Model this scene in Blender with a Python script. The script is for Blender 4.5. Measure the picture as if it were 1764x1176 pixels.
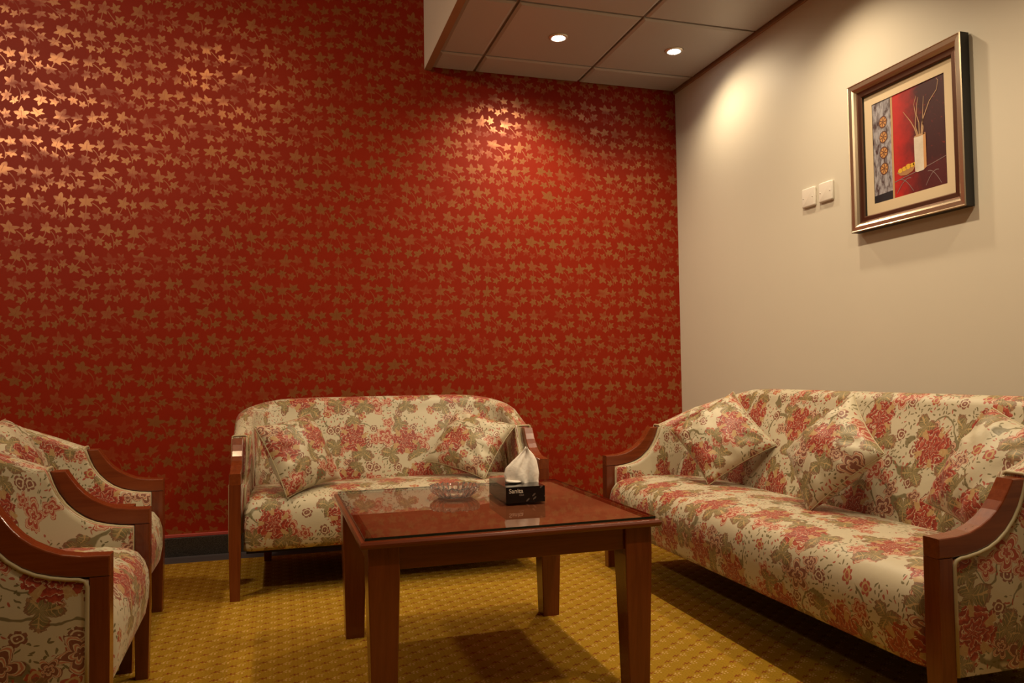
import bpy, bmesh, math, random
import numpy as np
from mathutils import Matrix, Vector, Euler

random.seed(7)
for o in list(bpy.data.objects):
    bpy.data.objects.remove(o, do_unlink=True)
SC = bpy.context.scene
COL = SC.collection
PI = math.pi

# ------------------------------------------------------------------ camera
# world: right (cream) wall is the plane x=0, back (red) wall the plane y=0, floor z=0
F_PX, YAW, PITCH, ROLL = 1333.56, 0.2916, 0.0378, -0.0146
CAM = Vector((-2.2145, -3.9952, 0.8485))
fwd = Vector((math.sin(YAW) * math.cos(PITCH), math.cos(YAW) * math.cos(PITCH), math.sin(PITCH)))
rgt0 = Vector((math.cos(YAW), -math.sin(YAW), 0))
up0 = rgt0.cross(fwd)
rgt = rgt0 * math.cos(ROLL) + up0 * math.sin(ROLL)
upv = -rgt0 * math.sin(ROLL) + up0 * math.cos(ROLL)
cam_d = bpy.data.cameras.new('camera')
cam = bpy.data.objects.new('camera', cam_d)
COL.objects.link(cam)
M = Matrix((rgt, upv, -fwd)).transposed().to_4x4()
M.translation = CAM
cam.matrix_world = M
cam_d.sensor_width = 36.0
cam_d.lens = F_PX / 1764 * 36.0
cam_d.clip_start = 0.05
SC.camera = cam

# ------------------------------------------------------------------ world, exposure, lamps
SC.view_settings.view_transform = 'Standard'
SC.view_settings.look = 'None'
SC.view_settings.gamma = 1
SC.view_settings.use_curve_mapping = False
SC.view_settings.exposure = 0.0
SC.cycles.max_bounces = 8
SC.cycles.diffuse_bounces = 4
SC.cycles.glossy_bounces = 4
wd = bpy.data.worlds.new('world')
SC.world = wd
wd.use_nodes = True
wd.node_tree.nodes['Background'].inputs[0].default_value = (0.9, 0.6, 0.35, 1)
wd.node_tree.nodes['Background'].inputs[1].default_value = 0.02

HC = 2.456      # lowered ceiling
HU = 2.95       # higher ceiling to the left of it
SOF = -1.4775   # left edge of the lowered ceiling


def spot(name, loc, target, watts, size=70, blend=0.6, col=(1.0, 0.80, 0.55), rad=0.03):
    d = bpy.data.lights.new(name, 'SPOT')
    d.energy = watts
    d.spot_size = math.radians(size)
    d.spot_blend = blend
    d.color = col
    d.shadow_soft_size = rad
    o = bpy.data.objects.new(name, d)
    COL.objects.link(o)
    o.location = loc
    o.rotation_euler = (Vector(target) - Vector(loc)).to_track_quat('-Z', 'Y').to_euler()
    return o


WARM = (1.0, 0.78, 0.50)
WARMER = (1.0, 0.70, 0.40)
LAMP_A = spot('spot_lamp', (-0.92, -0.537, HC - 0.03), (-1.04, -0.34, 1.4), 54, 140, 1.0, WARM)
LAMP_B = spot('spot_lamp', (-0.298, -0.538, HC - 0.03), (-0.22, -0.85, 1.0), 24, 156, 0.9, WARM)
spot('spot_lamp', (-0.34, -1.50, HC - 0.03), (-0.34, -1.50, 0.0), 32, 140, 1.0, WARM)
spot('spot_lamp', (-0.92, -1.74, HC - 0.03), (-0.86, -1.70, 1.0), 72, 150, 1.0, WARM)
spot('spot_lamp', (-0.34, -2.94, HC - 0.03), (-0.34, -2.94, 0.0), 40, 150, 1.0, WARM)
spot('spot_lamp', (-0.92, -2.94, HC - 0.03), (-0.80, -2.94, 1.0), 55, 150, 1.0, WARM)
spot('spot_lamp', (-4.15, -2.60, HU - 0.03), (-3.40, -0.0, 1.5), 215, 134, 1.0, (1.0, 0.82, 0.54), 0.10)
spot('spot_lamp', (-2.60, -1.30, HU - 0.03), (-2.40, -0.6, 0.8), 70, 130, 1.0, WARMER, 0.16)
spot('spot_lamp', (-3.00, -3.6, HU - 0.03), (-2.90, -3.4, 0.0), 22, 140, 1.0, WARMER, 0.06)  # unseen fill lamp, added to lift the overall light from the left


# ------------------------------------------------------------------ node helpers
class S:
    """tiny expression wrapper: arithmetic on shader sockets becomes Math nodes"""
    nt = None

    def __init__(self, v):
        self.v = v

    @staticmethod
    def op(name, *a):
        n = S.nt.nodes.new('ShaderNodeMath')
        n.operation = name
        for i, x in enumerate(a):
            x = x.v if isinstance(x, S) else x
            if isinstance(x, (int, float)):
                n.inputs[i].default_value = float(x)
            else:
                S.nt.links.new(x, n.inputs[i])
        return S(n.outputs[0])

    def __add__(s, o): return S.op('ADD', s, o)
    def __radd__(s, o): return S.op('ADD', o, s)
    def __sub__(s, o): return S.op('SUBTRACT', s, o)
    def __rsub__(s, o): return S.op('SUBTRACT', o, s)
    def __mul__(s, o): return S.op('MULTIPLY', s, o)
    def __rmul__(s, o): return S.op('MULTIPLY', o, s)
    def __truediv__(s, o): return S.op('DIVIDE', s, o)
    def __neg__(s): return S.op('MULTIPLY', s, -1.0)
    def __gt__(s, o): return S.op('GREATER_THAN', s, o)
    def __lt__(s, o): return S.op('LESS_THAN', s, o)


def fsin(a): return S.op('SINE', a)
def fabs_(a): return S.op('ABSOLUTE', a)
def ffloor(a): return S.op('FLOOR', a)
def ffrac(a): return S.op('FRACT', a)
def fsqrt(a): return S.op('SQRT', a)
def fpow(a, b): return S.op('POWER', a, b)
def fmax(a, b): return S.op('MAXIMUM', a, b)
def fmin(a, b): return S.op('MINIMUM', a, b)
def fatan2(a, b): return S.op('ARCTAN2', a, b)
def fclamp(a): return fmin(fmax(a, 0.0), 1.0)
def ramp(a, lo, hi): return fclamp((a - lo) * (1.0 / (hi - lo)))


def link(a, sock):
    a = a.v if isinstance(a, S) else a
    if isinstance(a, (int, float)):
        sock.default_value = a
    elif isinstance(a, tuple):
        sock.default_value = (*a, 1.0) if len(a) == 3 else a
    else:
        S.nt.links.new(a, sock)


def mixc(fac, a, b):
    n = S.nt.nodes.new('ShaderNodeMix')
    n.data_type = 'RGBA'
    link(fac, n.inputs[0]); link(a, n.inputs[6]); link(b, n.inputs[7])
    return n.outputs[2]


def combine(x, y, z=0.0):
    n = S.nt.nodes.new('ShaderNodeCombineXYZ')
    link(x, n.inputs[0]); link(y, n.inputs[1]); link(z, n.inputs[2])
    return n.outputs[0]


def split(v):
    n = S.nt.nodes.new('ShaderNodeSeparateXYZ')
    link(v, n.inputs[0])
    return S(n.outputs[0]), S(n.outputs[1]), S(n.outputs[2])


def noise(vec, scale, detail=2.0, rough=0.5, dist=0.0, color=False):
    n = S.nt.nodes.new('ShaderNodeTexNoise')
    link(vec, n.inputs['Vector'])
    n.inputs['Scale'].default_value = scale
    n.inputs['Detail'].default_value = detail
    n.inputs['Roughness'].default_value = rough
    n.inputs['Distortion'].default_value = dist
    return n.outputs['Color'] if color else S(n.outputs['Fac'])


def voronoi(vec, scale, randomness):
    n = S.nt.nodes.new('ShaderNodeTexVoronoi')
    n.voronoi_dimensions = '2D'
    link(vec, n.inputs['Vector'])
    n.inputs['Scale'].default_value = scale
    n.inputs['Randomness'].default_value = randomness
    return n.outputs['Position'], n.outputs['Color'], S(n.outputs['Distance'])


def mat(name):
    m = bpy.data.materials.new(name)
    m.use_nodes = True
    S.nt = m.node_tree
    return m, m.node_tree.nodes['Principled BSDF']


def setp(p, **k):
    for a, v in k.items():
        link(v, p.inputs[a.replace('_', ' ')])


def bump(p, h, strength=0.3, dist=0.002):
    n = S.nt.nodes.new('ShaderNodeBump')
    n.inputs['Strength'].default_value = strength
    n.inputs['Distance'].default_value = dist
    link(h, n.inputs['Height'])
    S.nt.links.new(n.outputs[0], p.inputs['Normal'])


def coord(kind):
    n = S.nt.nodes.new('ShaderNodeTexCoord')
    return n.outputs[kind]


def plain(name, col, rough=0.5, metal=0.0, **k):
    m, p = mat(name)
    setp(p, Base_Color=col, Roughness=rough, Metallic=metal, **k)
    return m


# ------------------------------------------------------------------ materials
def make_wallpaper():
    m, p = mat('red_leaf_wallpaper')
    x0, y, z0 = split(coord('Object'))
    jn = noise(combine(x0, z0, 5.0), 5.0, 1.0, color=True)
    jx, jz, _ = split(jn)
    x = x0 + (jx - 0.5) * 0.085
    z = z0 + (jz - 0.5) * 0.060
    TW, TH = 0.262, 0.131

    zz = z / TH
    row = ffloor(zz)
    lz = (zz - row) * TH
    xx = x / TW + ffrac(fsin(row * 12.9898) * 437.58)
    lx = (xx - ffloor(xx)) * TW
    wob = noise(combine(x, z, 0.0), 90.0, 1.0)
    mask = None

    def acc(v):
        nonlocal mask
        mask = v if mask is None else fmax(mask, v)

    def leaf(cx, cz, rot, R):
        dx, dz = lx - cx, lz - cz
        c, s = math.cos(rot), math.sin(rot)
        rx = dx * c + dz * s
        rz = dz * c - dx * s
        r = fsqrt(rx * rx + rz * rz)
        th = fatan2(rx, rz)
        q = th * (1 / 1.134)
        f = 1.0 - fabs_(q - S.op('ROUND', q)) * 2.0
        rad = (fpow(f, 1.1) * 0.50 + 0.47) * R * (1.10 - fabs_(th) * 0.14)
        rad = rad + (wob - 0.5) * 0.008
        vein = fmin(ramp(fabs_(rx), 0.0004, 0.0016) + ((rz < -0.2 * R) + (rz > R * 0.55)), 1.0)
        acc(ramp(rad - r, -0.0008, 0.0012) * (vein * 0.45 + 0.55))

    def seg(ax, az, bx, bz, w=0.0017, bow=0.0):
        ex, ez = bx - ax, bz - az
        L2 = ex * ex + ez * ez
        dx, dz = lx - ax, lz - az
        t = fclamp((dx * ex + dz * ez) * (1 / L2))
        b = (t * (1.0 - t)) * (4 * bow)
        qx = dx - t * ex - b * (-ez / math.sqrt(L2))
        qz = dz - t * ez - b * (ex / math.sqrt(L2))
        d = fsqrt(qx * qx + qz * qz)
        acc(ramp(w - d, -0.0006, 0.0006) * 0.8)

    def cluster(ox, tilt, flip):
        cx0, cz0 = 0.062, 0.065
        ct, st = math.cos(tilt), math.sin(tilt)

        def T(a, b):
            a2, b2 = (a - cx0) * flip, b - cz0
            return ox + cx0 + a2 * ct - b2 * st, cz0 + a2 * st + b2 * ct
        for a, b, r, R in ((0.034, 0.088, 0.0, 0.039), (0.090, 0.100, 0.55 * flip, 0.029), (0.030, 0.034, 2.9, 0.029),
                           (0.076, 0.024, 1.0 * flip, 0.024), (0.106, 0.055, -0.5 * flip, 0.026)):
            X, Z = T(a, b)
            leaf(X, Z, r * 1.0 + tilt, R)
        seg(*T(0.038, 0.088), *T(0.035, 0.040))
        seg(*T(0.058, 0.082), *T(0.098, 0.030), bow=0.006)
        seg(*T(0.098, 0.024), *T(0.122, 0.076), bow=0.010)
    cluster(0.0, 0.0, 1)
    cluster(0.131, -0.30, 1)
    fade = ramp(noise(combine(x * 0.8, z * 2.2, 3.0), 7.0, 2.0), 0.36, 0.58) * 0.70 + 0.18
    mask = mask * fade
    base = mixc(noise(combine(x, z, 0), 3.0, 2.0), (0.220, 0.0120, 0.0016), (0.265, 0.0165, 0.0024))
    col = mixc(mask, base, (0.32, 0.118, 0.029))
    setp(p, Base_Color=col, Metallic=mask * 0.58, Roughness=0.52 - mask * 0.19)
    setp(p, **{'Specular_IOR_Level': mask * 0.80 + 0.14})
    bump(p, noise(combine(x, z, 0), 700.0, 1.0), 0.06, 0.001)
    return m


def make_fabric():
    m, p = mat('floral_satin_fabric')
    uv = coord('UV')
    inf = S.nt.nodes.new('ShaderNodeObjectInfo')
    rnd = S(inf.outputs['Random'])
    u0, v0, _ = split(uv)
    u = u0 + rnd * 7.3
    v = v0 + rnd * 3.1
    raw = combine(u, v, 0.0)
    wn = noise(raw, 28.0, 2.0, color=True)
    wx, wy, _ = split(wn)
    u = u + (wx - 0.5) * 0.022
    v = v + (wy - 0.5) * 0.022
    pt = combine(u, v, 0.0)
    n1 = noise(pt, 60.0, 3.0, 0.6)
    n2 = noise(raw, 150.0, 2.0, 0.6)
    ground = mixc(noise(raw, 6.0, 2.0), (0.47, 0.415, 0.295), (0.535, 0.475, 0.345))
    red_d, red_m = (0.210, 0.018, 0.010), (0.34, 0.046, 0.024)
    coral, gold, cream = (0.47, 0.17, 0.10), (0.44, 0.30, 0.13), (0.56, 0.47, 0.33)
    olive, olive2, brown = (0.125, 0.100, 0.036), (0.22, 0.18, 0.080), (0.19, 0.055, 0.034)

    def cell(size, randomness, ox, oy, spread):
        pos, colr, dist = voronoi(combine(u + ox, v + oy, 0.0), 1.0 / size, randomness)
        px, py, _ = split(pos)
        ra, rb, rc = split(colr)
        dx, dy = (u + ox) - px, (v + oy) - py
        a = (ra - 0.5) * spread
        c, s = S.op('COSINE', a), fsin(a)
        return dx * c + dy * s, dy * c - dx * s, rb, rc

    def polar(x, y, cx, cy, R):
        ax, ay = (x - cx) * (1 / R), (y - cy) * (1 / R)
        return fsqrt(ax * ax + ay * ay), fatan2(ay, ax)

    col = ground
    # thin winding stems
    sN = noise(pt, 5.5, 1.0)
    stem = ramp(0.010 - fabs_(sN - 0.5), 0.0, 0.004) * (noise(raw, 4.0, 1.0) > 0.47)
    col = mixc(stem * 0.85, col, olive)
    # sprigs of tiny leaves
    lx, ly, lb, lc = cell(0.0150, 0.9, 0.0, 0.0, 6.28)
    el = (lx * lx) * (1 / 0.0056 ** 2) + (ly * ly) * (1 / 0.0022 ** 2)
    sprig = (el < 1.0) * (noise(raw, 8.0, 2.0) > 0.44) * (lb > 0.2)
    col = mixc(sprig * 0.9, col, mixc(lc > 0.72, olive, red_m))
    # small dotted rosettes
    sx, sy, sb, sc_ = cell(0.085, 0.8, 0.31, 0.17, 6.28)
    r, t = polar(sx, sy, 0.0, 0.0, 0.021)
    ed = fabs_(fsin(t * 3.0)) * 0.35 + 0.62
    ms = (r < ed) * (sb > 0.35)
    rc_ = mixc(fsin(r * 13.0 + n1 * 3.0) > 0.35, brown, cream)
    rc_ = mixc(sc_ > 0.55, rc_, mixc(fsin(r * 11.0 + n1 * 5.0) > 0.2, red_m, gold))
    col = mixc(ms * 0.92, col, rc_)
    # paisley-like outlined blooms
    qx, qy, qb, qc = cell(0.190, 0.6, 0.62, 0.41, 2.6)
    for (cx, cy, R) in ((0.0, 0.0, 0.052), (0.052, 0.036, 0.032), (-0.048, 0.030, 0.030)):
        r, t = polar(qx, qy, cx, cy, R)
        ed = fabs_(fsin(t * 2.5 + 0.6)) * 0.42 + 0.50 + (n1 - 0.5) * 0.5
        mk = r < ed
        k = fsin((r / ed) * 14.0 + n1 * 5.0)
        pc = mixc(k > 0.15, mixc(qb > 0.5, red_m, brown), cream)
        pc = mixc(ramp(k, 0.75, 0.9), pc, coral)
        col = mixc(mk * 0.95, col, pc)
    # olive leaf sprays and peonies share a cell
    fx, fy, fb, fc = cell(0.225, 0.55, 0.0, 0.0, 2.2)
    for (cx, cy, R, ph) in ((0.066, -0.030, 0.060, 0.0), (-0.050, -0.066, 0.052, 1.0), (-0.042, 0.074, 0.044, 2.0)):
        r, t = polar(fx, fy, cx, cy, R)
        f = fabs_(S.op('COSINE', (t + ph) * 1.5))
        ed = fpow(f, 0.75) * 0.74 + 0.20 + (n2 - 0.5) * 0.45
        mk = r < ed
        vein = (f > 0.993) + (fsin(r * 30.0 + f * 16.0) > 0.88)
        lc2 = mixc(fclamp(vein), mixc(ramp(n1, 0.35, 0.65), olive, olive2), gold)
        lc2 = mixc((r > ed * 0.80) * 0.6, lc2, brown)
        col = mixc(mk * 0.92, col, lc2)
    r, t = polar(fx, fy, 0.0, 0.008, 0.070)
    t = t + (fb * 6.0)
    ed = fabs_(fsin(t * 4.5)) * 0.10 + 0.80 + (n1 - 0.5) * 0.9
    mk = r < ed
    q = r * 3.6 + fabs_(fsin(t * 3.5)) * 0.75 + (n1 - 0.5) * 2.6
    k = q - ffloor(q)
    pc = mixc(ramp(k, 0.25, 0.6), red_d, red_m)
    pc = mixc(ramp(k, 0.66, 0.84) * ramp(n2, 0.42, 0.6) * 0.85, pc, coral)
    pc = mixc(ramp(k, 0.86, 0.93), pc, cream)
    pc = mixc((r > 0.48) * (fsin(t * 5.0 + fc * 6.0) > 0.62) * 0.85, pc, gold)
    col = mixc(mk * 0.97, col, pc)
    setp(p, Base_Color=col, Roughness=0.46, **{'Specular_IOR_Level': 0.45})
    setp(p, **{'Sheen_Weight': 0.12, 'Sheen_Roughness': 0.4})
    bump(p, noise(raw, 7.0, 2.0, 0.5, 0.6) * 3.0 + n2 * 0.15, 0.22, 0.004)
    return m


def make_wood(name, c1, c2, axis=2, rough=0.26):
    m, p = mat(name)
    x, y, z = split(coord('Object'))
    a = [x * 22.0, y * 22.0, z * 22.0]
    a[axis] = (x, y, z)[axis] * 1.6
    v = combine(*a)
    g = noise(v, 3.0, 4.0, 0.6, 0.4)
    col = mixc(ramp(g, 0.3, 0.72), c1, c2)
    setp(p, Base_Color=col, Roughness=rough, **{'Coat_Weight': 0.35, 'Coat_Roughness': 0.12})
    return m


def make_veneer():
    m, p = mat('mottled_red_veneer')
    o = coord('Object')
    a = noise(o, 26.0, 4.0, 0.62, 0.8)
    b = noise(o, 7.0, 2.0)
    col = mixc(ramp(a * 0.7 + b * 0.3, 0.32, 0.68), (0.38, 0.105, 0.048), (0.54, 0.18, 0.088))
    setp(p, Base_Color=col, Roughness=0.35)
    return m


def make_carpet():
    m, p = mat('mustard_patterned_carpet')
    x, y, z = split(coord('Object'))
    TX, TY = 0.0865, 0.0625
    pile = noise(combine(x, y, 0), 420.0, 2.0, 0.7)
    wob = noise(combine(x, y, 0), 60.0, 1.0)
    red = None
    crm = None
    for ox, oy in ((0.0, 0.0), (0.5, 0.5)):
        a = x / TX + ox
        b = y / TY + oy
        lx = (a - ffloor(a) - 0.5) * TX
        ly = (b - ffloor(b) - 0.5) * TY
        # pixel-like tufts: quantise to 4.3 mm stitches
        Q = 0.0050
        sx = ffloor(lx / Q + 0.5)
        sy = ffloor(ly / Q + 0.5)

        def cross(cx, cy, n):
            return ((fabs_(sx - cx) + fabs_(sy - cy)) < n)
        r_ = fmax(cross(-3.0, 0.0, 1.3), fmax(cross(-1.0, 1.0, 0.5), fmax(cross(-1.0, -1.0, 0.5), cross(-5.0, -1.0, 0.5))))
        c_ = (fabs_(fabs_(sx - 2.0) - 1.0) < 0.5) * (fabs_(fabs_(sy) - 1.0) < 0.5)
        c_ = fmax(c_, fmax(cross(0.0, 0.0, 0.5) * 0.6, cross(4.0, 2.0, 0.5) * 0.5))
        d_ = fmax(cross(7.0, 4.0, 0.5), cross(-7.0, -4.0, 0.5))
        red = r_ if red is None else fmax(red, r_)
        c_ = fmax(c_, d_ * 0.45)
        crm = c_ if crm is None else fmax(crm, c_)
    g = mixc(ramp(pile, 0.3, 0.7), (0.29, 0.160, 0.010), (0.42, 0.245, 0.020))
    # fine darker dots of the weave
    dq = 0.0115
    ddx = x / dq
    ddy = y / dq
    dot = (fabs_(ddx - ffloor(ddx) - 0.5) < 0.16) * (fabs_(ddy - ffloor(ddy) - 0.5) < 0.16)
    g = mixc(dot * 0.35, g, (0.22, 0.06, 0.012))
    col = mixc(red * 0.8, g, (0.20, 0.030, 0.010))
    col = mixc(crm * 0.85, col, (0.66, 0.42, 0.17))
    setp(p, Base_Color=col, Roughness=0.95, **{'Specular_IOR_Level': 0.1})
    bump(p, pile + wob * 0.5, 0.6, 0.004)
    return m


def make_granite():
    m, p = mat('dark_speckled_granite')
    o = coord('Object')
    a = noise(o, 220.0, 3.0, 0.8)
    pos = noise(o, 500.0, 1.0)
    col = mixc(ramp(a, 0.42, 0.7), (0.010, 0.009, 0.009), (0.075, 0.062, 0.055))
    col = mixc(pos > 0.74, col, (0.35, 0.30, 0.26))
    setp(p, Base_Color=col, Roughness=0.3)
    return m


def make_plaster(name, c1, c2):
    m, p = mat(name)
    o = coord('Object')
    col = mixc(noise(o, 2.2, 3.0), c1, c2)
    setp(p, Base_Color=col, Roughness=0.55, **{'Specular_IOR_Level': 0.3})
    bump(p, noise(o, 180.0, 2.0), 0.08, 0.001)
    return m


def make_thin_glass():
    m, p = mat('clear_table_glass')
    nt = m.node_tree
    nt.nodes.remove(p)
    out = [n for n in nt.nodes if n.type == 'OUTPUT_MATERIAL'][0]
    tr = nt.nodes.new('ShaderNodeBsdfTransparent')
    tr.inputs[0].default_value = (0.93, 0.97, 0.94, 1)
    gl = nt.nodes.new('ShaderNodeBsdfGlossy')
    gl.inputs['Roughness'].default_value = 0.012
    fr = nt.nodes.new('ShaderNodeFresnel')
    fr.inputs['IOR'].default_value = 2.0
    mx = nt.nodes.new('ShaderNodeMixShader')
    nt.links.new(fr.outputs[0], mx.inputs[0])
    nt.links.new(tr.outputs[0], mx.inputs[1])
    nt.links.new(gl.outputs[0], mx.inputs[2])
    nt.links.new(mx.outputs[0], out.inputs[0])
    return m


def make_glass():
    m, p = mat('pressed_clear_glass')
    setp(p, Base_Color=(1.0, 1.0, 0.99), Roughness=0.015, IOR=1.5, **{'Transmission_Weight': 0.955})
    return m


def emit(name, col, strength):
    m, p = mat(name)
    setp(p, Base_Color=(1, 1, 1), Emission_Color=col, Emission_Strength=strength)
    return m


def make_brushed(name, col, rough):
    m, p = mat(name)
    x, y, z = split(coord('Object'))
    g = noise(combine(x * 40.0, y * 260.0, z * 260.0), 3.0, 2.0)
    setp(p, Base_Color=mixc(g, tuple(c * 0.8 for c in col), col), Metallic=0.92, Roughness=rough)
    return m


WALLPAPER = make_wallpaper()
FABRIC = make_fabric()
WOOD_V = make_wood('cherry_wood_upright', (0.110, 0.017, 0.004), (0.170, 0.034, 0.008), 2)
WOOD_Y = make_wood('cherry_wood_lengthwise', (0.135, 0.023, 0.005), (0.205, 0.044, 0.010), 1)
WOOD_X = make_wood('cherry_wood_crosswise', (0.110, 0.017, 0.004), (0.170, 0.034, 0.008), 0)
VENEER = make_veneer()
CARPET = make_carpet()
GRANITE = make_granite()
CREAM = make_plaster('cream_wall_paint', (0.62, 0.575, 0.485), (0.66, 0.61, 0.515))
SOFFIT = make_plaster('pale_soffit_paint', (0.78, 0.70, 0.62), (0.82, 0.74, 0.65))
UPPER = plain('upper_ceiling_paint', (0.62, 0.56, 0.46), 0.8)
TILE = plain('satin_ceiling_metal', (0.40, 0.385, 0.39), 0.38)
TILE_BACK = plain('ceiling_grid_metal', (0.26, 0.21, 0.18), 0.6)
TRIM_BRONZE = plain('ceiling_edge_bronze', (0.30, 0.17, 0.10), 0.45, 0.0)
STONE_STRIP = plain('grey_stone_strip', (0.075, 0.062, 0.068), 0.35)
PINK = plain('red_painted_bead', (0.38, 0.055, 0.045), 0.5)
PIPING = plain('sage_cord_piping', (0.42, 0.35, 0.21), 0.5)
DUST = plain('black_dust_cover', (0.012, 0.010, 0.009), 0.9)
GLASS_TOP = make_thin_glass()
GLASS_EDGE = plain('dark_green_glass_edge', (0.012, 0.020, 0.018), 0.08)
GLASS = make_glass()
GLASS_UNDER, _p = mat('clear_glass_underside')
_o = [n for n in GLASS_UNDER.node_tree.nodes if n.type == 'OUTPUT_MATERIAL'][0]
_t = GLASS_UNDER.node_tree.nodes.new('ShaderNodeBsdfTransparent')
_t.inputs[0].default_value = (0.97, 0.99, 0.975, 1)
GLASS_UNDER.node_tree.links.new(_t.outputs[0], _o.inputs[0])
GLASS_UNDER.node_tree.nodes.remove(_p)
WHITE_PLASTIC = plain('white_switch_plastic', (0.74, 0.69, 0.62), 0.3)
CHROME = plain('white_lamp_rim', (0.75, 0.70, 0.62), 0.25, 0.4)
BULB = emit('halogen_bulb_glow', (1.0, 0.93, 0.82), 60.0)


# ------------------------------------------------------------------ object helpers
def tag(o, label=None, cat=None, group=None, kind=None):
    if label: o['label'] = label
    if cat: o['category'] = cat
    if group: o['group'] = group
    if kind: o['kind'] = kind
    return o


def link_obj(name, me, mats, parent=None):
    o = bpy.data.objects.new(name, me)
    COL.objects.link(o)
    for m in (mats if isinstance(mats, (list, tuple)) else [mats]):
        if m.name not in [x.name for x in me.materials]:
            me.materials.append(m)
    if parent:
        o.parent = parent
    return o


def empty(name, loc, rz=0.0):
    o = bpy.data.objects.new(name, None)
    o.empty_display_size = 0.1
    COL.objects.link(o)
    o.location = loc
    o.rotation_euler = (0, 0, rz)
    return o


def mesh_from(name, verts, faces, uvs=None, smooth=False, mat_idx=None):
    me = bpy.data.meshes.new(name)
    me.from_pydata([tuple(map(float, v)) for v in verts], [], [tuple(int(i) for i in f) for f in faces])
    if uvs is not None:
        lay = me.uv_layers.new(name='UVMap')
        for poly in me.polygons:
            for li in poly.loop_indices:
                lay.data[li].uv = uvs[me.loops[li].vertex_index]
    if smooth:
        me.polygons.foreach_set('use_smooth', [True] * len(me.polygons))
    if mat_idx is not None:
        me.polygons.foreach_set('material_index', mat_idx)
    me.update()
    return me


def fix_normals(me):
    bm = bmesh.new()
    bm.from_mesh(me)
    bmesh.ops.recalc_face_normals(bm, faces=bm.faces)
    bm.to_mesh(me)
    bm.free()
    return me


def box_me(name, x0, x1, y0, y1, z0, z1, bev=0.0, seg=2):
    bm = bmesh.new()
    vs = [bm.verts.new((x, y, z)) for x in (x0, x1) for y in (y0, y1) for z in (z0, z1)]
    for f in ((0, 1, 3, 2), (4, 6, 7, 5), (0, 4, 5, 1), (2, 3, 7, 6), (0, 2, 6, 4), (1, 5, 7, 3)):
        bm.faces.new([vs[i] for i in f])
    bmesh.ops.recalc_face_normals(bm, faces=bm.faces)
    if bev > 0:
        bmesh.ops.bevel(bm, geom=list(bm.edges), offset=bev, segments=seg, affect='EDGES', profile=0.5)
    me = bpy.data.meshes.new(name)
    bm.to_mesh(me)
    bm.free()
    return me


def box(name, x0, x1, y0, y1, z0, z1, m, parent=None, bev=0.0, seg=2):
    return link_obj(name, box_me(name, x0, x1, y0, y1, z0, z1, bev, seg), m, parent)


def taper_leg_me(name, top, bot, z0, z1, zt, shift=(0, 0), bev=0.003):
    """square leg: full section `top`=(x0,x1,y0,y1) from z1 down to zt, tapering to `bot` at z0"""
    bm = bmesh.new()
    rings = []
    for (x0, x1, y0, y1), z in ((bot, z0), (top, zt), (top, z1)):
        sx, sy = (shift if z == z0 else (0, 0))
        rings.append([bm.verts.new((a + sx, b + sy, z)) for a, b in ((x0, y0), (x1, y0), (x1, y1), (x0, y1))])
    bm.faces.new(rings[0][::-1])
    bm.faces.new(rings[-1])
    for a, b in zip(rings, rings[1:]):
        for i in range(4):
            bm.faces.new((a[i], a[(i + 1) % 4], b[(i + 1) % 4], b[i]))
    ed = [e for e in bm.edges if abs(e.verts[0].co.z - e.verts[1].co.z) > 0.01]
    bmesh.ops.bevel(bm, geom=ed, offset=bev, segments=2, affect='EDGES', profile=0.5)
    bmesh.ops.recalc_face_normals(bm, faces=bm.faces)
    me = bpy.data.meshes.new(name)
    bm.to_mesh(me)
    bm.free()
    return me


def tube_me(name, pts, rad, n=8):
    pts = [Vector(p) for p in pts]
    V, Fc = [], []
    prev = None
    for i, p in enumerate(pts):
        t = (pts[min(i + 1, len(pts) - 1)] - pts[max(i - 1, 0)]).normalized()
        if prev is None:
            a = t.orthogonal().normalized()
        else:
            a = (prev - t * prev.dot(t)).normalized()
        prev = a
        b = t.cross(a)
        for k in range(n):
            an = 2 * PI * k / n
            V.append(p + (a * math.cos(an) + b * math.sin(an)) * rad)
    for i in range(len(pts) - 1):
        for k in range(n):
            Fc.append((i * n + k, i * n + (k + 1) % n, (i + 1) * n + (k + 1) % n, (i + 1) * n + k))
    Fc.append(tuple(range(n))[::-1])
    Fc.append(tuple((len(pts) - 1) * n + k for k in range(n)))
    return mesh_from(name, V, Fc, smooth=True)


def lathe_me(name, prof, n=48, fn=None, smooth=True):
    """revolve closed-off (r,z) profile; fn(angle, r, z) -> radius factor"""
    V, Fc = [], []
    for (r, z) in prof:
        for k in range(n):
            a = 2 * PI * k / n
            rr = r * (fn(a, r, z) if fn else 1.0)
            V.append((rr * math.cos(a), rr * math.sin(a), z))
    for i in range(len(prof) - 1):
        for k in range(n):
            Fc.append((i * n + k, i * n + (k + 1) % n, (i + 1) * n + (k + 1) % n, (i + 1) * n + k))
    Fc.append(tuple(range(n))[::-1])
    Fc.append(tuple((len(prof) - 1) * n + k for k in range(n)))
    return fix_normals(mesh_from(name, V, Fc, smooth=smooth))


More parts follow.
